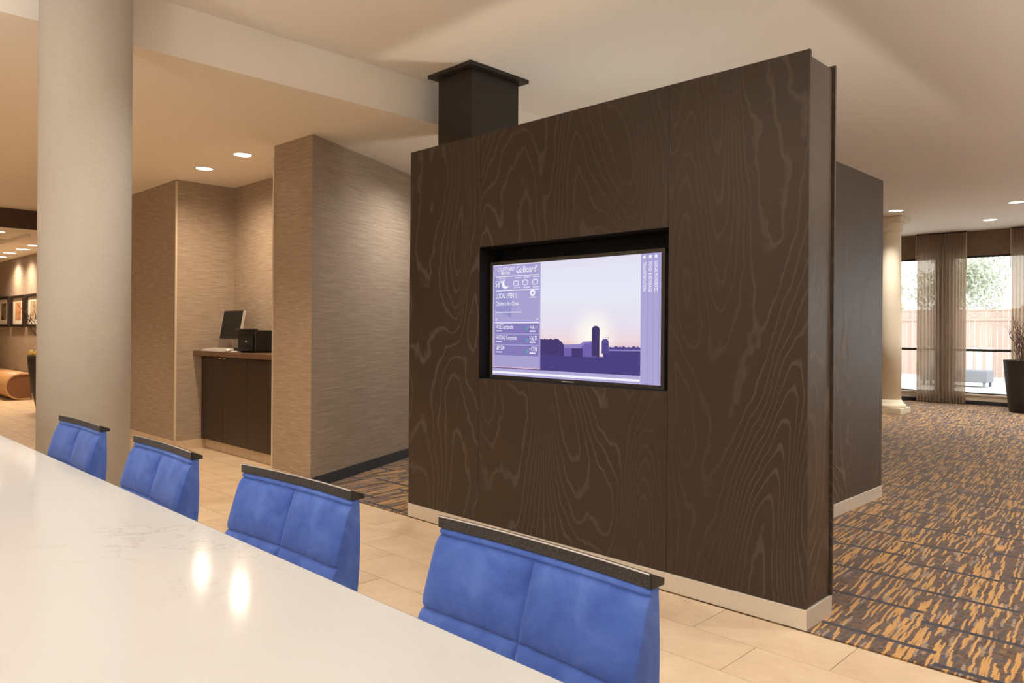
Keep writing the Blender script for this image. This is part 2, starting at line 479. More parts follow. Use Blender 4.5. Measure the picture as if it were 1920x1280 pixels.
# ------------------------------------------------------------------ setting: ceilings
struct(box('ceiling', (XS, XR, YB, YW + .1, HU, HU + .3), M['ceil']), 'smooth cream ceiling above the dark partition')
struct(box('ceiling_far', (-7.2, XS, 9.0, YW + .1, HU, HU + .3), M['ceil']), 'cream ceiling near the windows')
struct(box('ceiling_low', (-11.765, XS, YB, 9.0, HL, HU + .3), M['ceil']), 'lowered cream ceiling with a vertical drop face over the niche')
struct(box('ceiling_lobby', (XL, -11.80, YB, 4.2, 2.62, HU + .3), M['ceil']), 'lower lobby ceiling seen left of the round column')
struct(box('trim_1', (-11.80, -11.765, YB, 4.2, 2.62, HU), M['darkbulk']), 'dark brown ceiling fascia left of the column')
cb = MB()
cb.box(-15.2, -12.3, 1.2, 1.26, 2.58, 2.62); cb.box(-15.2, -12.3, 2.72, 2.78, 2.58, 2.62); cb.box(-13.4, -13.34, 1.2, 2.78, 2.58, 2.62)
struct(cb.build('trim_2', M['ceil']), 'shallow coffer battens on the lobby ceiling')

# ------------------------------------------------------------------ setting: walls
NX0, NX1, NY0, NY1 = -8.147, -6.014, 3.166, 3.812
PC, PE = (-5.41, 3.18), (-6.61, 5.80)          # pillar corner and oblique wall end
w = MB().prism([(-9.62, NY0), (NX0, NY0), (NX0, 6.2), (-9.62, 6.2)], -.05, HL)
wn = struct(w.build('wall_niche_left', M['grass']), 'brown grasscloth wall beside the printer niche')
w = MB().box(NX0, NX1, NY1, 4.2, -.05, HL)
wnb = struct(w.build('wall_niche_back', M['grass']), 'grasscloth back wall of the printer niche')
w = MB().prism([(NX1, NY0), PC, PE, (-7.2, PE[1]), (-7.2, 4.2), (NX1, 4.2)], -.05, HL)
wp = struct(w.build('wall_pillar', M['grass']), 'grasscloth wall block right of the niche')
struct(box('wall_left', (XL, -9.62, 3.574, 6.2, -.05, HL), M['grass']), 'grasscloth wall with framed pictures in the lobby')
struct(box('wall_lobby_end', (XL - .2, XL, YB, 6.2, -.05, HU), M['grass']))
struct(box('wall_corridor', (-7.4, -7.2, 5.0, YW + .2, -.05, HU + .2), M['grass']))
struct(box('wall_right', (XR, XR + .2, YB, YW + .2, -.05, HU + .2), M['outwall']))
# corner guards and bases
box('corner_guard', (NX0 - .004, NX0 + .012, NY0 - .006, NY0 + .012, .09, HL - .02), M['cream'], wn)
box('corner_guard', (NX1 - .012, NX1 + .004, NY0 - .006, NY0 + .012, .0, HL - .10), M['cream'], wp)
struct(box('baseboard_niche_left', (-9.62, NX0 + .012, NY0 - .012, NY0 + .002, 0, .098), M['tile']), 'beige tile base under the left grasscloth wall')
struct(box('baseboard_niche_side', (NX0 - .002, NX0 + .012, NY0, 3.50, 0, .098), M['tile']), 'beige tile base on the niche side wall')
struct(box('baseboard_pillar', (NX1, PC[0], NY0 - .012, NY0 + .006, 0, .098), M['tile']), 'beige tile base under the pillar front')
dx, dy = PE[0] - PC[0], PE[1] - PC[1]; L = math.hypot(dx, dy); nx, ny = dy / L, -dx / L
struct(MB().prism([PC, (PC[0] + nx * .012, PC[1] + ny * .012), (PE[0] + nx * .012, PE[1] + ny * .012), PE], 0, .094).build('baseboard_corridor', M['navybase']), 'dark navy cove base along the corridor wall')
struct(box('baseboard_left', (XL, -9.62, 3.562, 3.58, 0, .10), M['tile']))

# rear wall behind the camera; its window openings are added to let daylight in
rw = MB()
rw.box(XL, XR, YB - .2, YB, -.05, .15); rw.box(XL, XR, YB - .2, YB, 2.8, HU + .2)
rw.box(XL, -.3, YB - .2, YB, .15, 2.8)
xs_ = -.3
while xs_ < XR:
    rw.box(xs_, min(xs_ + .3, XR), YB - .2, YB, .15, 2.8); xs_ += 3.1
struct(rw.build('wall_rear', M['outwall']))
struct(box('window_4', (-.3, XR, YB - .11, YB - .10, .15, 2.8), M['pane']))  # unseen glazing, added with the openings for daylight

# ------------------------------------------------------------------ window wall
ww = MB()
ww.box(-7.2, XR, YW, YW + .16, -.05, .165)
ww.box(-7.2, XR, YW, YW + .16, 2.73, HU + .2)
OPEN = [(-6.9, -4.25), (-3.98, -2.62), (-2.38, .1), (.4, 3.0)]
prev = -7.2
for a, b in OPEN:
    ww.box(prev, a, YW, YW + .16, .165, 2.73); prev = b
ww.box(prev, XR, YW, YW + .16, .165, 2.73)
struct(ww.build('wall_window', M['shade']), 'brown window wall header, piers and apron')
struct(box('baseboard_window', (-7.2, XR, YW - .02, YW, 0, .075), M['navybase']), 'black base under the far windows')
struct(box('trim_3', (-7.2, XR, YW - .012, YW + .001, .075, .165), M['cream']), 'cream apron panel under the far windows')
for i, (a, b) in enumerate(OPEN):
    fr = MB(); t_ = .03
    fr.box(a, b, YW + .05, YW + .10, 2.695, 2.73); fr.box(a, b, YW + .05, YW + .10, .195, .22)
    fr.box(a, a + t_, YW + .05, YW + .10, .22, 2.695); fr.box(b - t_, b, YW + .05, YW + .10, .22, 2.695)
    wo = struct(fr.build('window_%d' % (i + 1 if i < 3 else 5), M['frame']), ['far window left of the sheer curtains, dark frame', 'far window between the sheer curtains, dark frame', 'far window right of the planter', 'far window at the right end'][i])
    box('mid_rail', (a + t_, b - t_, YW + .05, YW + .10, .975, 1.02), M['frame'], wo)
    box('pane', (a + t_, b - t_, YW + .072, YW + .078, 1.02, 2.695), M['pane'], wo)
    box('pane', (a + t_, b - t_, YW + .072, YW + .078, .22, .975), M['pane'], wo)
    box('window_sill', (a, b, YW - .03, YW + .12, .165, .195), M['cream'], wo)

# ------------------------------------------------------------------ lamps
def downlight(x, y, z, power, color, label, group, r=.075, size=115, blend=.8, rad=.05):
    t = tag(empty('recessed_downlight', (x, y, z)), label, 'ceiling light', group)
    ring = MB().lathe([(r, -.001), (r + .012, -.006), (r + .022, -.004), (r + .024, .0)], seg=24, cap=False)
    ring.build('trim_ring', M['ringw'], t)
    MB().lathe([(.001, -.0015), (r + .002, -.0015), (r + .002, -.0005), (.001, -.0005)], seg=24, cap=False).build('lens', M['lens'], t)
    ld = bpy.data.lights.new('lamp', 'SPOT'); ld.energy = power; ld.color = color; ld.spot_size = math.radians(size); ld.spot_blend = blend; ld.shadow_soft_size = rad
    lo = bpy.data.objects.new('lamp', ld); COL.objects.link(lo); lo.parent = t; lo.location = (0, 0, -.012)
    return t
downlight(-7.374, 3.137, HL, P_NICHE, C_WARM, 'bright recessed downlight above the niche, nearer the round column', 'downlights before the niche', size=160, blend=1.0)
downlight(-6.527, 3.126, HL, P_NICHE, C_WARM, 'bright recessed downlight nearer the top of the grasscloth pillar', 'downlights before the niche', size=160, blend=1.0)
for (x, y), lab in zip(((-3.896, 12.343), (-3.08, 14.341), (-2.394, 12.671)),
                       ('recessed downlight just above the cream column capital', 'recessed downlight between cream column and right picture edge', 'recessed downlight nearest the right edge of the picture')):
    downlight(x, y, HU, P_FAR, C_FAR, lab, 'downlights in the window room', r=.095)
for (x, y), lab in zip(((-16.761, 3.283), (-15.779, 3.234), (-14.843, 3.234), (-14.008, 3.221)),
                       ('lobby wall-wash downlight at the left picture edge', 'lobby wall-wash downlight above the orange framed picture', 'brightest lobby wall-wash downlight left of the round column', 'lobby wall-wash downlight half hidden by the round column')):
    downlight(x, y, 2.62, 120, C_WARM, lab, 'lobby wall-wash downlights', r=.10, size=150, blend=1.0)
downlight(-12.354, 2.418, 2.62, 60, C_WARM, 'lobby downlight just below the dark ceiling fascia', 'lobby wall-wash downlights', r=.06)
for x, y in ((-5.45, 1.55), (-9.0, 1.2), (-9.0, -1.8), (-6.4, -1.8), (-12.8, .2), (-15.5, .2), (-12.8, -3.), (-18.5, 0.5)):
    downlight(x, y, HL if x > -11.7 else 2.62, P_LOBBY, C_WARM, 'recessed downlight in the lowered lobby ceiling, outside the picture', 'lobby ceiling downlights outside the picture')
for x, y in ((-3.3, 1.9), (-1.7, 2.25), (-2.52, .86), (-.75, 3.75), (-.45, 5.05)):
    downlight(x, y, HU, P_NEAR, C_NEAR, 'recessed downlight in the raised ceiling, outside the picture', 'raised ceiling downlights outside the picture')
downlight(-5.3, 4.6, HL, 110, C_NEAR, 'recessed downlight in the corridor behind the partition', 'corridor downlights', size=160, blend=1.0)
for x, y in ((.6, 6.2), (.6, 10.0), (3., 6.2), (3., 10.)):
    downlight(x, y, HU, P_FAR, C_FAR, 'recessed downlight over the carpet, outside the picture', 'carpet room downlights outside the picture')

M['glow'] = emit('added_uplight_lens', (1.0, .88, .70), 20.0)
for x, y in ((-2.8, -2.2), (-.4, -2.0), (1.4, -2.8), (2.7, 3.6), (2.7, 6.2), (2.8, 9.4), (-3.2, 4.45)):  # invented uplights, none in view, added to lift the ceiling brightness
    hb = y == 4.45; K = -.22 if hb else 0.0      # the one added behind the partition is lower
    t = tag(empty('added_uplight', (x, y, .0 if y < YF else .004)), 'unseen uplight added behind the tall partition to brighten the ceiling' if hb else 'slim black uplight added to brighten the ceiling, outside the picture', 'added floor lamp', None if hb else 'added uplights outside the picture')
    MB().lathe([(.14, .0), (.14, .015), (.02, .03)], seg=24).build('base', M['black'], t)
    MB().tube([(0, 0, .025), (0, 0, 1.34 + K)], .011, 8).build('pole', M['black'], t)
    MB().lathe([(a_, b_ + K) for a_, b_ in ((.012, 1.33), (.06, 1.36), (.12, 1.42), (.15, 1.47), (.146, 1.47), (.115, 1.425), (.05, 1.37), (.01, 1.36))], seg=28, cap=False).build('bowl', M['black'], t)
    MB().lathe([(a_, b_ + K) for a_, b_ in ((.001, 1.415), (.09, 1.415), (.09, 1.41), (.001, 1.41))], seg=24, cap=False).build('lens', M['glow'], t)
    ld = bpy.data.lights.new('lamp', 'SPOT'); ld.energy = 46 if hb else P_UP; ld.color = (1.0, .92, .80) if hb else (1.0, .985, .96); ld.spot_size = math.radians(165); ld.spot_blend = .5; ld.shadow_soft_size = .14
    lo = bpy.data.objects.new('lamp', ld); COL.objects.link(lo); lo.parent = t; lo.location = (0, 0, 1.48 + K); lo.rotation_euler = (math.pi, 0, 0)

# ------------------------------------------------------------------ dark wood partition
PX0, PX1, PY0, PY1, PH = -4.18, -1.371, 3.224, 3.498, 2.534
OX0, OX1, OZ0, OZ1 = -3.468, -2.081, .998, 1.823
pt = tag(empty('partition', ((PX0 + PX1) / 2, PY0 + .13, 0)), 'tall dark-stained wood partition with a recessed screen', 'partition')
inv = Matrix.Translation(pt.location).inverted()
def pbox(name, d, mat, bevel=0, label=None, par=pt):
    x0, x1, y0, y1, z0, z1 = d; p = pt.location
    o = box(name, (x0 - p.x, x1 - p.x, y0 - p.y, y1 - p.y, z0, z1), mat, par, bevel)
    if label: o['label'] = label
    return o
g = .0012
pbox('face_panel', (PX0, OX0 - g, PY0, PY0 + .02, .097, PH), M['wood'], .001)
pbox('face_panel', (OX1 + g, PX1, PY0, PY0 + .02, .097, PH), M['wood'], .001)
pbox('face_panel', (OX0 + g, OX1 - g, PY0, PY0 + .02, OZ1, PH), M['wood'], .001)
pbox('face_panel', (OX0 + g, OX1 - g, PY0, PY0 + .02, .097, OZ0), M['wood'], .001)
pbox('end_panel', (PX1 - .025, PX1 - .004, PY0 + .021, PY1 - .022, .097, PH - .026), M['wood_end_lit'], .001)
pbox('end_panel', (PX0 + .004, PX0 + .025, PY0 + .021, PY1 - .022, .097, PH - .026), M['wood_end_lit'], .001)
pbox('back_panel', (PX0, PX1 + .008, PY1 - .014, PY1, .097, PH - .008), M['wood_end_lit'], .001)
pbox('reveal_strip', (PX0 + .02, PX1 - .012, PY1 - .022, PY1 - .014, .097, PH - .03), M['blackmatte'])
pbox('cap_panel', (PX0 + .026, PX1 - .026, PY0 + .021, PY1 - .022, PH - .05, PH - .03), M['post'])
pbox('baseboard', (PX0 - .004, PX1 + .003, PY0 - .004, PY1 + .002, 0.004, .094), M['brushed'], .002, 'pale brushed metal baseboard')
rc = MB(); p = pt.location; RY = PY0 + .20
def rb(x0, x1, y0, y1, z0, z1): rc.box(x0 - p.x, x1 - p.x, y0 - p.y, y1 - p.y, z0, z1)
rb(OX0 - .012, OX0, PY0 + .002, RY, OZ0, OZ1); rb(OX1, OX1 + .012, PY0 + .002, RY, OZ0, OZ1)
rb(OX0 - .012, OX1 + .012, PY0 + .002, RY, OZ1, OZ1 + .012); rb(OX0 - .012, OX1 + .012, PY0 + .002, RY, OZ0 - .012, OZ0)
rb(OX0, OX1, RY, RY + .01, OZ0 - .012, OZ1 + .012)
rc.build('screen_recess', M['blackmatte'], pt)['label'] = 'black lined recess around the screen'

# boxed post behind it
ps = tag(empty('boxed_post', (-4.105, 3.80, 0)), 'black boxed post with a flanged top rising behind the partition', 'post')
def lb(par, name, d, mat, bevel=0):
    q = par.location
    return box(name, (d[0] - q.x, d[1] - q.x, d[2] - q.y, d[3] - q.y, d[4] - q.z, d[5] - q.z), mat, par, bevel)
lb(ps, 'shaft', (-4.288, -3.925, 3.56, 4.035, 0.004, HU - .03), M['post'], .002)
lb(ps, 'flange', (-4.345, -3.872, 3.503, 4.092, HU - .028, HU - .001), M['post'], .002)

# second wood wall behind
sw = tag(empty('side_partition', (-2.15, 5.0, 0)), 'second dark wood partition standing on the carpet behind the first', 'partition')
lb(sw, 'core', (-2.25, -2.099, 3.75, 6.285, .1, 2.49), M['post'])
lb(sw, 'face_panel', (-2.099, -2.079, 3.75, 6.285, .094, 2.504), M['wood_side_lit'], .001)
lb(sw, 'face_panel', (-2.27, -2.25, 3.75, 6.285, .094, 2.504), M['wood_side_lit'], .001)
lb(sw, 'baseboard', (-2.274, -2.073, 3.75, 6.288, .004, .096), M['brushed'], .002)['label'] = 'pale metal baseboard'

# ------------------------------------------------------------------ television
TX0, TX1, TZ0, TZ1, TY = -3.426, -2.172, 1.020, 1.710, PY0 + .08
TW, TH = TX1 - TX0, TZ1 - TZ0
tv = tag(empty('television', ((TX0 + TX1) / 2, TY + .05, TZ0 - .021)), 'wide flat screen in the partition showing a violet sunset farm', 'television')
q = tv.location
def tvp(s, t, d): return (TX0 + s * TW - q.x, TY - d - q.y, TZ0 + t * TH - q.z)
bz = MB()
def bzb(x0, x1, z0, z1, y0=TY - .004, y1=TY + .09): bz.box(x0 - q.x, x1 - q.x, y0 - q.y, y1 - q.y, z0 - q.z, z1 - q.z)
bzb(TX0 - .022, TX0, TZ0 - .021, TZ1 + .021); bzb(TX1, TX1 + .022, TZ0 - .021, TZ1 + .021)
bzb(TX0, TX1, TZ1, TZ1 + .021); bzb(TX0, TX1, TZ0 - .021, TZ0)
bz.build('bezel', M['bezel'], tv)
lb(tv, 'back_cover', (TX0, TX1, TY + .012, TY + .10, TZ0, TZ1), M['black'])
lg = MB(); lg.box(-.045, .045, TY - .0055 - q.y, TY - .0042 - q.y, .006, .010)
lg.build('maker_badge', M['silver'], tv)
# the picture on the screen: sky gradient
def mat_sky_screen():
    t = NT('screen_sky'); x, y, z = t.xyz(t.pos())
    v = t.math('DIVIDE', t.math('SUBTRACT', z, TZ0), TH); u = t.math('DIVIDE', t.math('SUBTRACT', x, TX0), TW)
    c = t.ramp(v, [(.26, (.78, .52, .62)), (.33, (.86, .68, .72)), (.45, (.80, .74, .86)), (.70, (.80, .81, .92)), (.90, (.78, .79, .92)), (1.0, (.76, .73, .87))])
    du = t.math('SUBTRACT', u, .645); dv = t.math('MULTIPLY', t.math('SUBTRACT', v, .36), .55)
    d = t.math('SQRT', t.math('ADD', t.math('MULTIPLY', du, du), t.math('MULTIPLY', dv, dv)))
    c = t.mix(t.smooth(d, .16, .02), c, (1.0, .95, .88))
    e = t.n('ShaderNodeEmission'); t.l(c, e.inputs[0]); e.inputs[1].default_value = .87
    t.l(e.outputs[0], t.out.inputs[0]); return t.m
M['sky'] = mat_sky_screen()
scr = MB().quad(tvp(0, 0, 0), tvp(1, 0, 0), tvp(1, 1, 0), tvp(0, 1, 0)).build('screen', M['sky'], tv)
scr['label'] = 'lit screen'
E = {k: emit('screen_' + k, c, .87) for k, c in dict(field=(.075, .055, .22), trees=(.066, .045, .17), barn=(.17, .125, .42), silo=(.058, .043, .145), tank=(.095, .07, .27),
     side=(.40, .36, .64), side2=(.30, .29, .57), row=(.235, .20, .48), strip=(.42, .385, .67), dark=(.07, .055, .20), bar=(.44, .40, .68), white=(.92, .90, .98), pale=(.70, .68, .88), teal=(.10, .42, .42), roof=(.27, .225, .52), sep=(.30, .265, .52)).items()}
lay = [0.0003]
def poly(name, pts, mat):
    lay[0] += .00006
    b = MB(); n = len(pts); b.v = [tvp(s, t, lay[0]) for s, t in pts]; b.f = [tuple(range(n))]; b.sm = [False]
    return b.build(name, mat, scr)
def rect(name, s0, t0, s1, t1, mat): return poly(name, [(s0, t0), (s1, t0), (s1, t1), (s0, t1)], mat)
# landscape
rr = random.Random(9)
tl = [(.325, .066)]
tl2 = [(.90, .066)]
top = []
for i in range(31):
    s = .325 + .15 * i / 30
    t_ = (.335 + rr.uniform(-.006, .007)) if s < .44 else .335 - (s - .44) / .035 * .045 + rr.uniform(-.004, .004)
    top.append((s, t_))
poly('tree_line', [(.325, .18), (.475, .18)] + [(s, t) for s, t in reversed(top)], E['trees'])
rect('field', .325, .066, .90, .20, E['field'])
poly('barn', [(.475, .195), (.66, .195), (.66, .327), (.637, .325), (.588, .318), (.568, .297), (.475, .292)], E['barn'])
poly('barn_roof', [(.475, .262), (.568, .264), (.60, .305), (.637, .312), (.637, .325), (.588, .318), (.568, .297), (.475, .292)], E['roof'])
rect('bush', .52, .19, .585, .262, E['trees'])
poly('long_shed', [(.70, .195), (.90, .195), (.90, .262), (.88, .274), (.735, .276), (.70, .26)], E['dark'])
poly('shed_roof', [(.705, .248), (.90, .252), (.90, .274), (.735, .276)], E['roof'])
hz = [(.735, .26), (.90, .262)] + [(.90 - .165 * i / 20, .283 + rr.uniform(-.006, .010)) for i in range(21)]
poly('far_trees', hz, E['tank'])
rect('shed_front', .70, .20, .90, .246, E['field'])
sil = [(.637, .20), (.68, .20), (.68, .42)] + [(.6585 + .0215 * math.cos(a * math.pi / 8), .42 + .028 * math.sin(a * math.pi / 8)) for a in range(1, 8)] + [(.637, .42)]
poly('silo', sil, E['silo'])
poly('small_silo', [(.692, .225), (.731, .225), (.731, .325), (.722, .342), (.700, .342), (.692, .325)], E['tank'])
for s in (.700, .715, .728): rect('silo_rod', s, .34, s + .0015, .362, E['tank'])
# side menu
rect('side_menu', .004, .078, .325, .992, E['side'])
poly('menu_shade', [(.006, .60), (.13, .52), (.135, .70), (.10, .77), (.006, .90)], E['side2'])
rect('menu_rule', .02, .889, .317, .895, E['white']); rect('menu_rule', .02, .763, .317, .769, E['white'])
rect('menu_rule', .017, .472, .317, .479, E['white'])
for a, b in ((.380, .468), (.282, .370), (.183, .272)): rect('menu_row', .016, a, .316, b, E['row'])
rect('bottom_bar', .002, .0, .895, .064, E['bar']); rect('bottom_bar_light', .002, .018, .895, .036, E['white'])
rect('bar_line', .002, .064, .895, .071, E['dark'])
rect('tab_strip', .898, .0, 1.0, 1.0, E['strip'])
for s in (.931, .960, .988): rect('tab_line', s, 0, s + .0018, 1.0, E['sep'])
def text(s, t, txt, size, mat, rot=0, align='LEFT', width=None):
    cu = bpy.data.curves.new('lettering', 'FONT'); cu.body = txt; cu.size = size * 1.38; cu.align_x = align; cu.align_y = 'CENTER'; cu.resolution_u = 2; cu.offset = size * .009
    to = bpy.data.objects.new('lettering', cu); COL.objects.link(to)
    bpy.context.view_layer.update()
    me = bpy.data.meshes.new_from_object(to.evaluated_get(bpy.context.evaluated_depsgraph_get()))
    bpy.data.objects.remove(to); bpy.data.curves.remove(cu)
    xs = [v.co.x for v in me.vertices]; W_ = max(xs) - min(xs) if xs else 1
    k = (width / W_) if width else 1.0
    cr, sr = math.cos(rot), math.sin(rot); bx, by, bz_ = tvp(s, t, .0042)
    for v in me.vertices:
        a, b = v.co.x * k, v.co.y
        v.co = (bx + a * cr - b * sr, by, bz_ + a * sr + b * cr)
    me.materials.clear()
    return link('lettering', me, mat, scr)
wid = lambda s0, s1: (s1 - s0) * TW
text(.032, .956, 'COURTYARD', .024, E['white'], width=wid(.032, .150)); text(.297, .966, '®', .014, E['white']); text(.149, .968, '®', .010, E['white']); text(.060, .925, 'Marriott', .022, E['white'], width=wid(.060, .122))
text(.164, .944, 'GoBoard', .040, E['white'], width=wid(.164, .295))
text(.018, .823, '58°', .040, E['white'], width=wid(.012, .058))
for s in (.045, .155, .215, .278): rect('caption_bar', s, .872, s + .042, .880, E['pale'])
for s in (.148, .212, .275): rect('caption_bar', s, .783, s + .044, .792, E['pale'])
mo = [(.089 + .024 * math.cos(a), .823 + .042 * math.sin(a)) for a in [math.radians(x) for x in range(110, 341, 15)]]
mi = [(.101 + .021 * math.cos(a), .838 + .036 * math.sin(a)) for a in [math.radians(x) for x in range(330, 119, -15)]]
poly('moon_icon', mo + mi, E['white'])
for s, t in ((.163, .822), (.226, .826), (.291, .826)):
    cl = []
    for k in range(28):
        a = 2 * math.pi * k / 28
        rr_ = 1 + .18 * abs(math.sin(2.5 * a))
        cl.append((s + .019 * rr_ * math.cos(a), t + .020 * rr_ * math.sin(a) + (.010 if math.sin(a) > .3 else 0)))
    poly('cloud_icon', cl, E['pale'])
    poly('cloud_icon', [(s + (x - s) * .62, t + (y - t) * .62) for x, y in cl], E['side'])
text(.023, .716, 'LOCAL EVENTS', .032, E['white'], width=wid(.023, .172))
text(.023, .646, "Children's Art Closet", .026, E['white'], width=wid(.023, .184))
rect('caption_bar', .024, .565, .204, .574, E['pale'])
text(.022, .503, '<', .022, E['white']); text(.300, .503, '>', .022, E['white'])
ci = [(.275 + .017 * math.cos(2 * math.pi * k / 24), .736 + .030 * math.sin(2 * math.pi * k / 24)) for k in range(24)]
poly('event_icon', ci, E['white']); poly('event_icon', [(.275 + (a - .275) * .45, .736 + (b - .736) * .45) for a, b in ci], E['side'])
rect('caption_bar', .252, .694, .300, .702, E['pale'])
for (t, a, w_, v, u) in ((.438, 'NYSE Composite', .146, '+66.11', .423), (.341, 'NASDAQ Composite', .170, '+76.77', .321), (.247, 'S&P 500', .086, '+17.98', .224)):
    text(.024, t, a, .028, E['white'], width=wid(.024, w_)); rect('caption_bar', .025, t - .042, .068, t - .032, E['pale'])
    text(.256, t - .004, v, .028, E['white'], width=wid(.256, .308)); rect('caption_bar', .258, t - .042, .296, t - .032, E['white'])
    poly('rise_arrow', [(.233, u - .012), (.250, u - .012), (.2415, u + .018)], E['teal'])
text(.916, .935, 'TRANSPORTATION', .021, E['white'], rot=-math.pi / 2, width=.222 * TH)
text(.946, .935, 'FOOD & BEVERAGE', .021, E['white'], rot=-math.pi / 2, width=.228 * TH)
text(.974, .935, 'LOCAL FAVORITES', .021, E['white'], rot=-math.pi / 2, width=.222 * TH)
for s in (.916, .946, .974): rect('tab_icon', s - .006, .963, s + .006, .985, E['white'])

# ------------------------------------------------------------------ communal table
TBX0, TBX1, TBY0, TBY1, TBZ = -4.05, .62, -.42, .687, .88
tb = tag(empty('communal_table', (-1.7, .13, 0)), 'long white quartz communal table filling the lower left', 'table')
lb(tb, 'tabletop', (TBX0, TBX1, TBY0, TBY1, TBZ - .05, TBZ), M['quartz'], .004)
for x in (-3.85, .36):
    lb(tb, 'panel_leg', (x, x + .08, TBY0 + .12, TBY1 - .30, 0.001, TBZ - .05), M['laminate'], .002)
lb(tb, 'stretcher', (-3.77, .36, .02, .08, .30, .38), M['laminate'], .002)

# ------------------------------------------------------------------ chairs
def make_chair():
    t = empty('counter_chair', (0, 0, 0))
    HWd, ZT = .2175, .98
    RH = .021
    def plan(u): return .010 * (1 - u * u)
    def lean(h): return -math.tan(math.radians(17)) * h
    # backrest
    NU, NV, HH, TK = 40, 48, .46, .040
    rows = [.0, .012, .128, .262, .46]
    b = MB()
    def cellf(a, lo, hi, unit):
        e = min(a - lo, hi - a) * unit                     # metres from the nearest seam
        e = max(0.0, e)
        return .0065 * (1 - math.exp(-e / .0032)) + .0075 * (1 - math.exp(-(e / .030)))
    US = sorted(set([round(-1 + 2 * i / 28, 4) for i in range(29)] + [-.985, -.96, .96, .985, -.012, .012, -.025, .025, -.05, .05]))
    VS = sorted(set([round(HH * i / 30, 4) for i in range(31)] + [r + d for r in rows[1:-1] for d in (-.011, -.005, -.0025, 0, .0025, .005, .011)] + [.003, .009]))
    NU, NV = len(US) - 1, len(VS) - 1
    for side in (0, 1):
        for j in range(NV + 1):
            h = VS[j]
            for i in range(NU + 1):
                u = US[i]
                wscale = 1.0 + .06 * h
                x = u * HWd * wscale
                y = plan(u) + lean(h)
                if side == 0:
                    k = max(0, max(m for m in range(len(rows) - 1) if h >= rows[m] - 1e-9))
                    fv = cellf(h, rows[k], rows[k + 1], 1.0); fu = cellf(u, -1.08, 0, HWd) if u < 0 else cellf(u, 0, 1.08, HWd)
                    if k == 0: d = fv * 1.4
                    else: d = min(fv, fu) + .15 * max(fv, fu)
                    e = min(1, (1 - abs(u)) / .05)
                    y += .008 - d + (1 - e) * .006
                else:
                    y = plan(u) - math.tan(math.radians(5)) * h + .030 - .008 * (abs(u) ** 8) + .012 * math.sin(math.pi * min(1, h / .30))
                b.v.append((x, y, ZT - RH - h))
    N1 = (NU + 1) * (NV + 1)
    idx = lambda s, i, j: s * N1 + j * (NU + 1) + i
    for j in range(NV):
        for i in range(NU):
            b.f.append((idx(0, i, j), idx(0, i, j + 1), idx(0, i + 1, j + 1), idx(0, i + 1, j))); b.sm.append(True)
            b.f.append((idx(1, i, j), idx(1, i + 1, j), idx(1, i + 1, j + 1), idx(1, i, j + 1))); b.sm.append(True)
        b.f.append((idx(0, 0, j), idx(1, 0, j), idx(1, 0, j + 1), idx(0, 0, j + 1))); b.sm.append(False)
        b.f.append((idx(0, NU, j), idx(0, NU, j + 1), idx(1, NU, j + 1), idx(1, NU, j))); b.sm.append(False)
    for i in range(NU):
        b.f.append((idx(0, i, 0), idx(0, i + 1, 0), idx(1, i + 1, 0), idx(1, i, 0))); b.sm.append(False)
        b.f.append((idx(0, i, NV), idx(1, i, NV), idx(1, i + 1, NV), idx(0, i + 1, NV))); b.sm.append(False)
    bk = b.build('backrest', M['suede'], t)
    # seam stitching
    st = MB()
    for h in (.128, .262):
        for i in range(66):
            u = -.93 + 1.86 * i / 65
            x = u * HWd * (1 + .06 * h); y = plan(u) + lean(h) + .0045
            st.box(x - .0010, x + .0010, y + .0005, y + .003, ZT - RH - h - .0022, ZT - RH - h + .0022)
    s_ = st.build('stitching', M['seam'], bk); s_['kind'] = 'stuff'
    # top rail
    r = MB(); rt = MB(); n = 16
    def sweep(mb, y0, y1, z0, z1, drop=0.0, ex=0.0):
        bi = len(mb.v)
        for i in range(n + 1):
            u = -1 + 2 * i / n
            x = u * (HWd + ex); y = plan(u)
            mb.v += [(x, y + y0, z0), (x, y + y1, z0), (x, y + y1, z1 - drop), (x, y + y0, z1)]
        for i in range(n):
            a = bi + i * 4; c = a + 4
            for k in range(4):
                k2 = (k + 1) % 4
                mb.f.append((a + k, c + k, c + k2, a + k2)); mb.sm.append(False)
        mb.f.append((bi + 3, bi + 2, bi + 1, bi)[::-1]); mb.sm.append(False)
        e = bi + n * 4
        mb.f.append((e + 3, e + 2, e + 1, e)); mb.sm.append(False)
    sweep(r, .002, .032, ZT - RH, ZT - .001, .011)
    rl = r.build('top_rail', M['rail'], t)
    sweep(rt, .0005, .0035, ZT - .0025, ZT)
    rt.build('rail_edge', M['chrome'], rl)['label'] = 'bright polished edge'
    for sx in (-1, 1):
        x0, x1 = sorted((sx * (HWd - .001), sx * (HWd + .0025)))
        MB().prism_x([(.003, ZT - RH), (.032, ZT - RH), (.032, ZT - .012), (.003, ZT - .001)], x0, x1).build('rail_end', M['black'], rl)
    # seat, legs, footrest
    sb = MB().box(-.225, .225, -.49, -.02, .595, .665).build('seat', M['suede'], t, .018, 3)
    for sx, sy in ((-1, -1), (1, -1), (-1, 1), (1, 1)):
        y0 = -.44 if sy < 0 else -.06; y1 = -.47 if sy < 0 else .03
        MB().tube([(sx * .19, y0, .60), (sx * .205, y1, 0.001)], [.018, .013], 8).build('leg', M['rail'], t)
    for a, c in (((-.197, -.455), (.197, -.455)), ((-.197, -.455), (-.197, -.01)), ((.197, -.455), (.197, -.01))):
        MB().tube([(*a, .24), (*c, .24)], .010, 8).build('footrest_bar', M['rail'], t)
    return t
chair = make_chair()
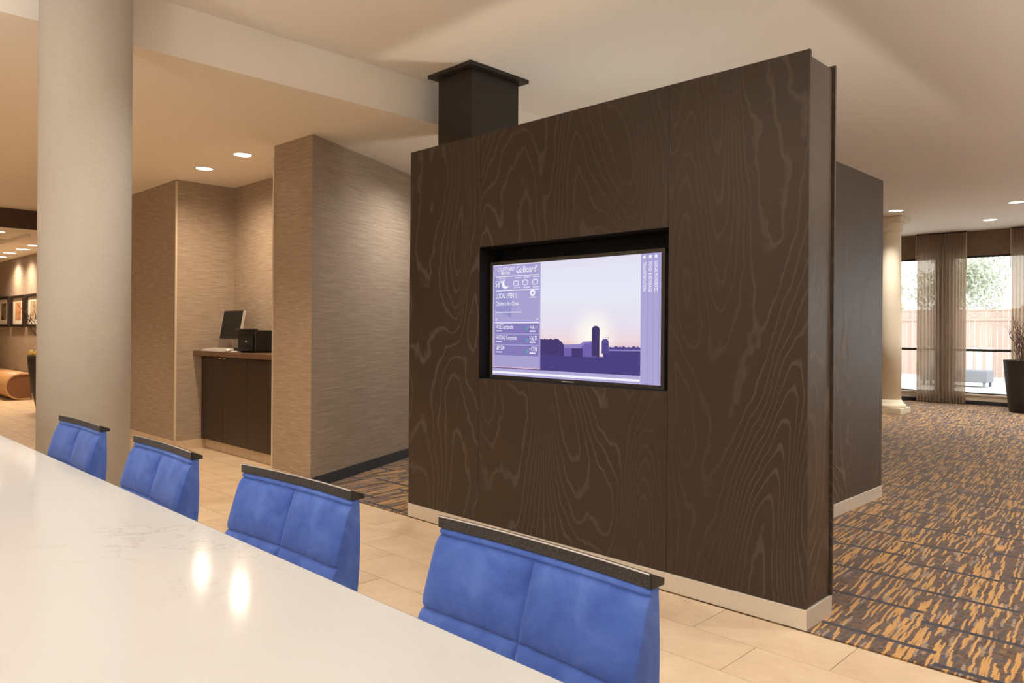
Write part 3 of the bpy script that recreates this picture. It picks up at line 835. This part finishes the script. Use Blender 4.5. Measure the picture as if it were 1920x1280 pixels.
CH = [((-2.896, .7965), 1.0, 'blue quilted chair farthest along the table, in front of the round column'),
      ((-2.170, .802), -.8, 'blue quilted chair beside the round column, second from the far end'),
      ((-1.492, .829), 2.6, 'blue quilted chair second nearest, in front of the grasscloth pillar'),
      ((-.782, .835), -.1, 'blue quilted chair nearest the viewer, in front of the wood partition')]
for i, ((x, y), a, lab) in enumerate(CH):
    o = chair if i == 0 else copy_tree(chair)
    o.location = (x, y, 0); o.rotation_euler = (0, 0, math.radians(a))
    tag(o, lab, 'chair', 'blue chairs along the communal table')

# ------------------------------------------------------------------ round column
rcx, rcy, rr0 = -4.215, 1.19, .2085
cl = tag(empty('round_column', (rcx, rcy, 0)), 'thick round column wrapped in pale grey-beige linen paper', 'column')
MB().lathe([(rr0, .1), (rr0, HU - .002)], seg=64).build('shaft', M['colpaper'], cl)
MB().lathe([(rr0 + .008, .001), (rr0 + .008, .1)], seg=64).build('base_ring', M['tile'], cl)

# ------------------------------------------------------------------ cabinets in niche
CW = (NX1 - NX0) / 4
for c in range(2):
    x0 = NX0 + .002 + c * 2 * CW; x1 = x0 + 2 * CW - .004
    cb_ = tag(empty('base_cabinet', ((x0 + x1) / 2, 3.62, 0)), ['dark base cabinet at the left of the niche, under the monitor', 'dark base cabinet at the right of the niche, under the printer'][c], 'cabinet', 'cabinets in the printer niche')
    lb(cb_, 'body', (x0, x1, 3.472, NY1 - .003, .105, 1.008), M['laminate'])
    lb(cb_, 'toe_kick', (x0, x1, 3.50, 3.53, .001, .105), M['tile'])['label'] = 'beige tile toe kick'
    for d in range(2):
        a = x0 + d * CW + .0015; b = a + CW - .005
        dr = lb(cb_, 'door', (a, b, 3.45, 3.470, .108, .998), M['laminate'], .001)
        hx = b - .075 if d == 0 else a + .015
        hq = cb_.location
        MB().box(hx - hq.x, hx + .06 - hq.x, 3.437 - hq.y, 3.4505 - hq.y, .985, .992).build('edge_pull', M['chrome'], dr)
wt = tag(empty('worktop', (-7.08, 3.59, 1.01)), 'brown worktop spanning the printer niche', 'worktop')
lb(wt, 'slab', (NX0 + .003, NX1 - .003, 3.364, NY1 - .003, 1.010, 1.060), M['counter'], .003)
lb(wt, 'edge_band', (NX0 + .003, NX1 - .003, 3.358, 3.364, 1.011, 1.059), M['counter'])

# monitor
mn = tag(empty('computer_monitor', (-7.745, 3.63, 1.06)), 'black computer monitor with silver edge tilted back on the worktop', 'monitor')
pv = empty('display', (0, -.03, .28)); pv.parent = mn
ml = math.radians(-10)
def tilt(mb, name, mat, par, bevel=0):
    c, s = math.cos(ml), math.sin(ml)
    mb.v = [(x, y * c - (z - .0) * s * 1.0, y * s + z * c) for x, y, z in mb.v]
    mb.v = [(x, y - .03, z + .28) for x, y, z in mb.v]
    return mb.build(name, mat, par, bevel)
bpy.data.objects.remove(pv)
tilt(MB().box(-.230, .230, -.004, .012, -.152, .152), 'casing', M['black'], mn)
tilt(MB().box(-.216, .216, -.0055, -.0042, -.138, .140), 'screen', M['screenoff'], mn)
tilt(MB().box(.2305, .234, -.006, .02, -.154, .154), 'side_edge', M['silver'], mn)
tilt(MB().box(-.234, -.2305, -.006, .02, -.154, .154), 'side_edge', M['silver'], mn)
tilt(MB().box(-.17, .17, .012, .05, -.12, .12), 'rear_shell', M['black'], mn)
MB().tube([(0, .05, .02), (0, .045, .20)], .022, 10).build('stand', M['silver'], mn)
MB().box(-.12, .12, -.04, .13, .001, .016).build('foot', M['silver'], mn, .004)
# printer
pr = tag(empty('printer', (-7.18, 3.62, 1.06)), 'boxy black laser printer on the worktop beside the monitor', 'printer')
MB().box(-.19, .19, -.13, .17, .012, .225).build('body', M['black'], pr, .012, 3)
MB().box(-.16, .16, -.142, -.131, .05, .18).build('front_door', M['screenoff'], pr, .004)
MB().box(-.19, .19, -.16, -.10, .225, .24).build('control_panel', M['bezel'], pr, .004)
MB().box(-.15, .16, -.19, -.13, .018, .045).build('paper_tray', M['black'], pr, .003)
MB().lathe([(.012, -.001), (.012, .001)], seg=16).build('badge', M['silver'], pr).matrix_local = Matrix.Translation((.02, -.1435, .11)) @ Matrix.Rotation(math.pi / 2, 4, 'X')
for sx in (-.16, .16): MB().box(sx - .02, sx + .02, -.11, .15, .0, .012).build('foot', M['black'], pr)
# keyboard, mouse
kb = tag(empty('keyboard', (-7.76, 3.455, 1.0605), .06), 'pale keyboard lying on the worktop before the monitor', 'keyboard')
MB().prism_x([(-.07, 0), (.07, 0), (.07, .030), (-.07, .014)], -.21, .21).build('case', M['whitepl'], kb)
ky = MB()
for r_ in range(5):
    for c_ in range(14):
        y = -.056 + r_ * .026; z = .0225 + (y) * .114
        ky.box(-.20 + c_ * .0288, -.20 + c_ * .0288 + .023, y, y + .020, z - .002, z + .006)
ko = ky.build('keys', M['silver'], kb); ko['kind'] = 'stuff'
ms = tag(empty('computer_mouse', (-7.46, 3.43, 1.0605)), 'small white mouse between keyboard and printer', 'mouse')
MB().lathe([(.020, 0), (.032, .008), (.030, .020), (.018, .030), (.004, .033)], seg=16).build('shell', M['whitepl'], ms)
MB().box(-.003, .003, -.022, -.008, .026, .034).build('wheel', M['black'], ms)
ml2 = tag(empty('cable_plug', (-7.30, 3.395, 1.0605)), 'small white cable end near the printer tray', 'cable')
MB().tube([(-.05, .03, .006), (0, 0, .006), (.03, .01, .006), (.05, .05, .006)], .006, 6).build('cord', M['whitepl'], ml2)

# ------------------------------------------------------------------ cream column by the windows
wc = tag(empty('classical_column', (-4.21, 13.07, .004)), 'cream round classical column with square plinth by the far windows', 'column')
MB().box(-.25, .25, -.25, .25, 0, .095).build('plinth', M['stone'], wc, .004)
MB().lathe([(.245, .095), (.25, .115), (.245, .14), (.215, .155), (.205, .175), (.19, .20), (.178, .22)], seg=40).build('base_moulding', M['stone'], wc)
MB().lathe([(.178, .22), (.176, 1.2), (.165, 2.2), (.158, 2.92), (.165, 2.935)], seg=40).build('shaft', M['stone'], wc)
MB().lathe([(.165, 2.93), (.185, 2.95), (.19, 2.975), (.175, 2.985), (.18, 3.03), (.215, 3.07), (.22, 3.085)], seg=40).build('capital', M['stone'], wc)
MB().box(-.23, .23, -.23, .23, 3.085, 3.173).build('abacus', M['stone'], wc, .004)

# ------------------------------------------------------------------ curtains
def curtain(x0, x1, label, seed, wand=None):
    t = tag(empty('sheer_curtain', ((x0 + x1) / 2, YW - .12, .02)), label, 'curtain', 'sheer brown curtains at the far windows')
    rg = random.Random(seed); b = MB(); n = 220; L = x1 - x0; ph = rg.uniform(0, 6)
    folds = L / .054
    zs = [(.0, 1.0), (.6, .92), (1.6, .8), (2.6, .62), (HU - .025, .35)]
    ny = len(zs)
    off = [rg.uniform(-.3, .3) for _ in range(n + 1)]
    for z, a in zs:
        for i in range(n + 1):
            s = i / n
            y = .045 * a * math.sin(2 * math.pi * folds * s + ph + .8 * math.sin(9 * s))
            b.v.append((-L / 2 + s * L, y, z))
    for j in range(ny - 1):
        for i in range(n):
            b.f.append((j * (n + 1) + i, j * (n + 1) + i + 1, (j + 1) * (n + 1) + i + 1, (j + 1) * (n + 1) + i)); b.sm.append(True)
    b.build('cloth', M['sheer'], t)
    MB().box(-L / 2, L / 2, -.02, .02, HU - .045, HU - .021).build('heading_track', M['frame'], t)
    if wand is not None:
        MB().tube([(wand * L / 2, -.045, HU - .05), (wand * L / 2, -.045, 2.45)], .008, 6).build('draw_wand', M['cream'], t)
curtain(-4.55, -4.13, 'left half of the sheer brown curtain pair right of the cream column', 1, -1)
curtain(-4.12, -3.71, 'right half of the sheer brown curtain pair right of the cream column', 2, 1)
curtain(-3.02, -2.30, 'sheer brown curtain at the right picture edge behind the twigs', 3, -1)

# ------------------------------------------------------------------ planter with twigs (right)
def twigs(root, z0, n, hmin, hmax, spread, r0, seed, rad=.008, xb=0.0):
    rg = random.Random(seed)
    for k in range(n):
        a = rg.uniform(0, 6.28); d = r0 * math.sqrt(rg.random())
        x, y = d * math.cos(a), d * math.sin(a); h = rg.uniform(hmin, hmax)
        dx, dy = rg.uniform(-1, 1) * spread + math.cos(a) * spread * .6 + xb, rg.uniform(-1, 1) * spread + math.sin(a) * spread * .6
        pts = []; m = 16; p1, p2 = rg.uniform(0, 6), rg.uniform(0, 6)
        for i in range(m + 1):
            f = i / m; wv = .022 * (0.3 + f)
            pts.append((x + dx * f ** 1.4 + wv * math.sin(17 * f + p1), y + dy * f ** 1.4 + wv * math.sin(15 * f + p2), z0 + h * f))
        b = MB().tube(pts, [rad * (1 - .75 * i / m) for i in range(m + 1)], 5)
        for i in (6, 9, 12):
            px_, py_, pz_ = pts[i]; sx, sy = rg.uniform(-1, 1) * .07, rg.uniform(-1, 1) * .07
            b.tube([(px_, py_, pz_), (px_ + sx * .6, py_ + sy * .6, pz_ + .05), (px_ + sx, py_ + sy, pz_ + .13)], [rad * .5, rad * .4, rad * .2], 4)
        b.build('twig', M['twig'], root)
pp = tag(empty('twig_planter', (-2.66, 14.76, .004)), 'tall dark tapered planter holding bare curly twigs by the window', 'planter')
MB().lathe([(.20, 0), (.215, .02), (.27, .50), (.30, .855), (.305, .865), (.28, .865), (.275, .83)], seg=40, cap=False).build('pot', M['planter'], pp)
MB().lathe([(.001, .845), (.20, .85), (.285, .845), (.285, .83), (.001, .83)], seg=32, cap=False).build('gravel', M['gravel'], pp)
MB().lathe([(.001, .0), (.20, .0)], seg=40, cap=False).build('pot_base', M['planter'], pp)
twigs(pp, .84, 22, .45, .80, .16, .12, 5, .009)

# ------------------------------------------------------------------ left lobby: bench, pictures, vase
bn = tag(empty('lounge_bench', (-17.2, 3.36, 0)), 'rounded honey wood bench under the framed pictures', 'bench')
def stadium(y0, y1, z0, z1, n=12):
    r = (z1 - z0) / 2; zc = (z0 + z1) / 2
    pts = [(y1, z1)]
    pts += [(y0 + r + r * math.cos(math.pi / 2 + math.pi * k / n), zc + r * math.sin(math.pi / 2 + math.pi * k / n)) for k in range(n + 1)]
    pts += [(y1, z0)]
    return pts
outer = stadium(3.15 - 3.36, 3.55 - 3.36, .002, .47); inner = stadium(3.175 - 3.36, 3.55 - 3.36, .027, .445)
b = MB(); n = len(outer); x0, x1 = -1.7, 1.55
for x in (x0, x1):
    b.v += [(x, y, z) for y, z in outer] + [(x, y, z) for y, z in inner]
for i in range(n - 1):
    b.f.append((i, i + 1, 2 * n + i + 1, 2 * n + i)); b.sm.append(True)
    b.f.append((n + i + 1, n + i, 3 * n + i, 3 * n + i + 1)); b.sm.append(True)
    b.f.append((2 * n + i, 2 * n + i + 1, 3 * n + i + 1, 3 * n + i)); b.sm.append(False)
    b.f.append((i + 1, i, n + i, n + i + 1)); b.sm.append(False)
b.build('shell', M['honey'], bn)
MB().prism_x(inner, 1.50, 1.53).build('end_panel', M['honeyend'], bn)
MB().prism_x(inner, -1.68, -1.65).build('end_panel', M['honeyend'], bn)
ARTS = [((.05, .04, .03), (.30, .20, .12), (.10, .13, .08)), ((.55, .26, .10), (.62, .33, .16), (.42, .16, .06)), ((.20, .14, .10), (.55, .45, .33), (.30, .20, .12))]
for i, (a, b_) in enumerate(((-18.30, -17.325), (-17.146, -16.186), (-16.03, -15.06))):
    c = (a + b_) / 2
    pf = tag(empty('framed_picture', (c, 3.572, 1.60)), ['framed picture with a dark green and brown print at the left edge', 'framed picture with an orange print above the bench', 'framed picture behind the bare branches next to the column'][i], 'picture', 'framed pictures on the lobby wall')
    W2 = (b_ - a) / 2; f = MB()
    f.box(-W2, -W2 + .09, -.035, 0, -.30, .30); f.box(W2 - .09, W2, -.035, 0, -.30, .30); f.box(-W2 + .09, W2 - .09, -.035, 0, .25, .30); f.box(-W2 + .09, W2 - .09, -.035, 0, -.30, -.25)
    f.build('frame', M['pframe'], pf)
    MB().box(-W2 + .09, W2 - .09, -.012, -.004, -.25, .25).build('mount', M['pmat'], pf)
    MB().box(-W2 + .27, W2 - .27, -.014, -.0121, -.16, .17).build('print', mat_art('print_%d' % i, *ARTS[i]), pf)
vs = tag(empty('branch_vase', (-13.2, 3.2, 0)), 'tall black vase with yellow blooms and bare branches behind the round column', 'vase')
MB().lathe([(.12, 0.001), (.13, .02), (.21, .40), (.25, .75), (.255, .87), (.235, .87), (.225, .82)], seg=32, cap=False).build('pot', M['planter'], vs)
MB().lathe([(.001, .84), (.23, .84), (.23, .82), (.001, .82)], seg=24, cap=False).build('soil', M['bark'], vs)
rg = random.Random(3)
for k in range(16):
    a = rg.uniform(0, 6.28); d = .21 * math.sqrt(rg.random()); r = rg.uniform(.03, .055)
    MB().lathe([(.005, 0), (r, .03), (r * 1.1, .06), (r * .6, .10), (.004, .11)], d * math.cos(a), d * math.sin(a), 10).build('bloom', M['gold'], vs).location = (0, 0, .84)
twigs(vs, .84, 12, .6, 1.15, .22, .10, 8, .013, -.12)

# ------------------------------------------------------------------ outside
fe = tag(empty('garden_fence', (-7, 26.0, -.03)), 'weathered cedar plank fence beyond the windows', 'fence')
pl_me = MB().box(-.068, .068, -.01, .01, .03, 2.02).mesh('plank'); pl_me.materials.append(M['fence'])
for k in range(96):
    o = link('plank', pl_me, None, fe); o.location = (-7 + k * .145, rng.uniform(-.004, .004), 0)
for k in range(7):
    x = -7 + k * 2.32
    MB().box(x - .07, x + .07, .012, .13, 0, 2.16).build('post', M['fence'], fe)
MB().box(-7.1, 7.0, -.03, .05, 2.02, 2.07).build('top_rail', M['fence'], fe)
MB().box(-7.1, 7.0, -.045, -.012, 1.72, 1.80).build('rail', M['fence'], fe)
def tree(x, y, h, cr, mat, label, seed):
    t = tag(empty('tree', (x, y, -.03)), label, 'tree', 'trees beyond the fence')
    MB().tube([(0, 0, 0), (.05, 0, h * .3), (-.03, .05, h * .6), (0, 0, h * .85)], [.13, .11, .08, .03], 8).build('trunk', M['bark'], t)
    rg = random.Random(seed); b = MB()
    blobs = [(rg.uniform(-1, 1) * cr * .7, rg.uniform(-1, 1) * cr * .5, h * rg.uniform(.35, .92), cr * rg.uniform(.35, .55)) for _ in range(14)]
    for _ in range(3600):
        bx, by, bz2, br = rg.choice(blobs)
        d = Vector((rg.gauss(0, 1), rg.gauss(0, 1), rg.gauss(0, 1))).normalized() * br * rg.random() ** .33
        c = Vector((bx, by, bz2)) + d; s = rg.uniform(.05, .10)
        u = Vector((rg.gauss(0, 1), rg.gauss(0, 1), rg.gauss(0, 1))).normalized(); v = u.orthogonal().normalized()
        b.quad(tuple(c - u * s), tuple(c + v * s * .5), tuple(c + u * s), tuple(c - v * s * .5))
    fo = b.build('foliage', mat, t); fo['kind'] = 'stuff'
tree(-11.2, 31.5, 4.9, 1.5, M['leaf2'], 'pale yellow-green tree seen through the left far window', 1)
tree(-7.6, 30.5, 4.9, 1.5, M['leaf'], 'pale green tree seen between the sheer curtains', 2)
tree(-4.1, 30.0, 4.4, 1.5, M['leaf2'], 'yellowish tree behind the fence near the right picture edge', 3)
ob = tag(empty('patio_bench', (-5.35, 21.6, -.03)), 'grey wicker patio bench with a white slatted back outside the window', 'bench')
MB().box(-.75, .75, -.35, .35, .12, .42).build('seat_base', M['grey'], ob, .03)
for k in range(7): MB().box(-.70 + k * .215, -.58 + k * .215, .28, .33, .42, .92).build('back_slat', M['slat'], ob)
MB().box(-.75, .75, .27, .34, .90, .96).build('back_rail', M['slat'], ob)
for sx in (-.68, .68):
    for sy in (-.3, .3): MB().box(sx - .03, sx + .03, sy - .03, sy + .03, 0, .12).build('foot', M['grey'], ob)
ot = tag(empty('patio_table', (-7.75, 22.0, -.03)), 'low grey patio table outside the left far window', 'table')
MB().box(-.8, .8, -.4, .4, .36, .42).build('top', M['slat'], ot, .01)
for sx in (-.72, .72):
    for sy in (-.33, .33): MB().box(sx - .05, sx + .05, sy - .05, sy + .05, 0, .36).build('leg', M['grey'], ot)
MB().box(-.68, .68, -.30, .30, .08, .30).build('shelf', M['grey'], ot)
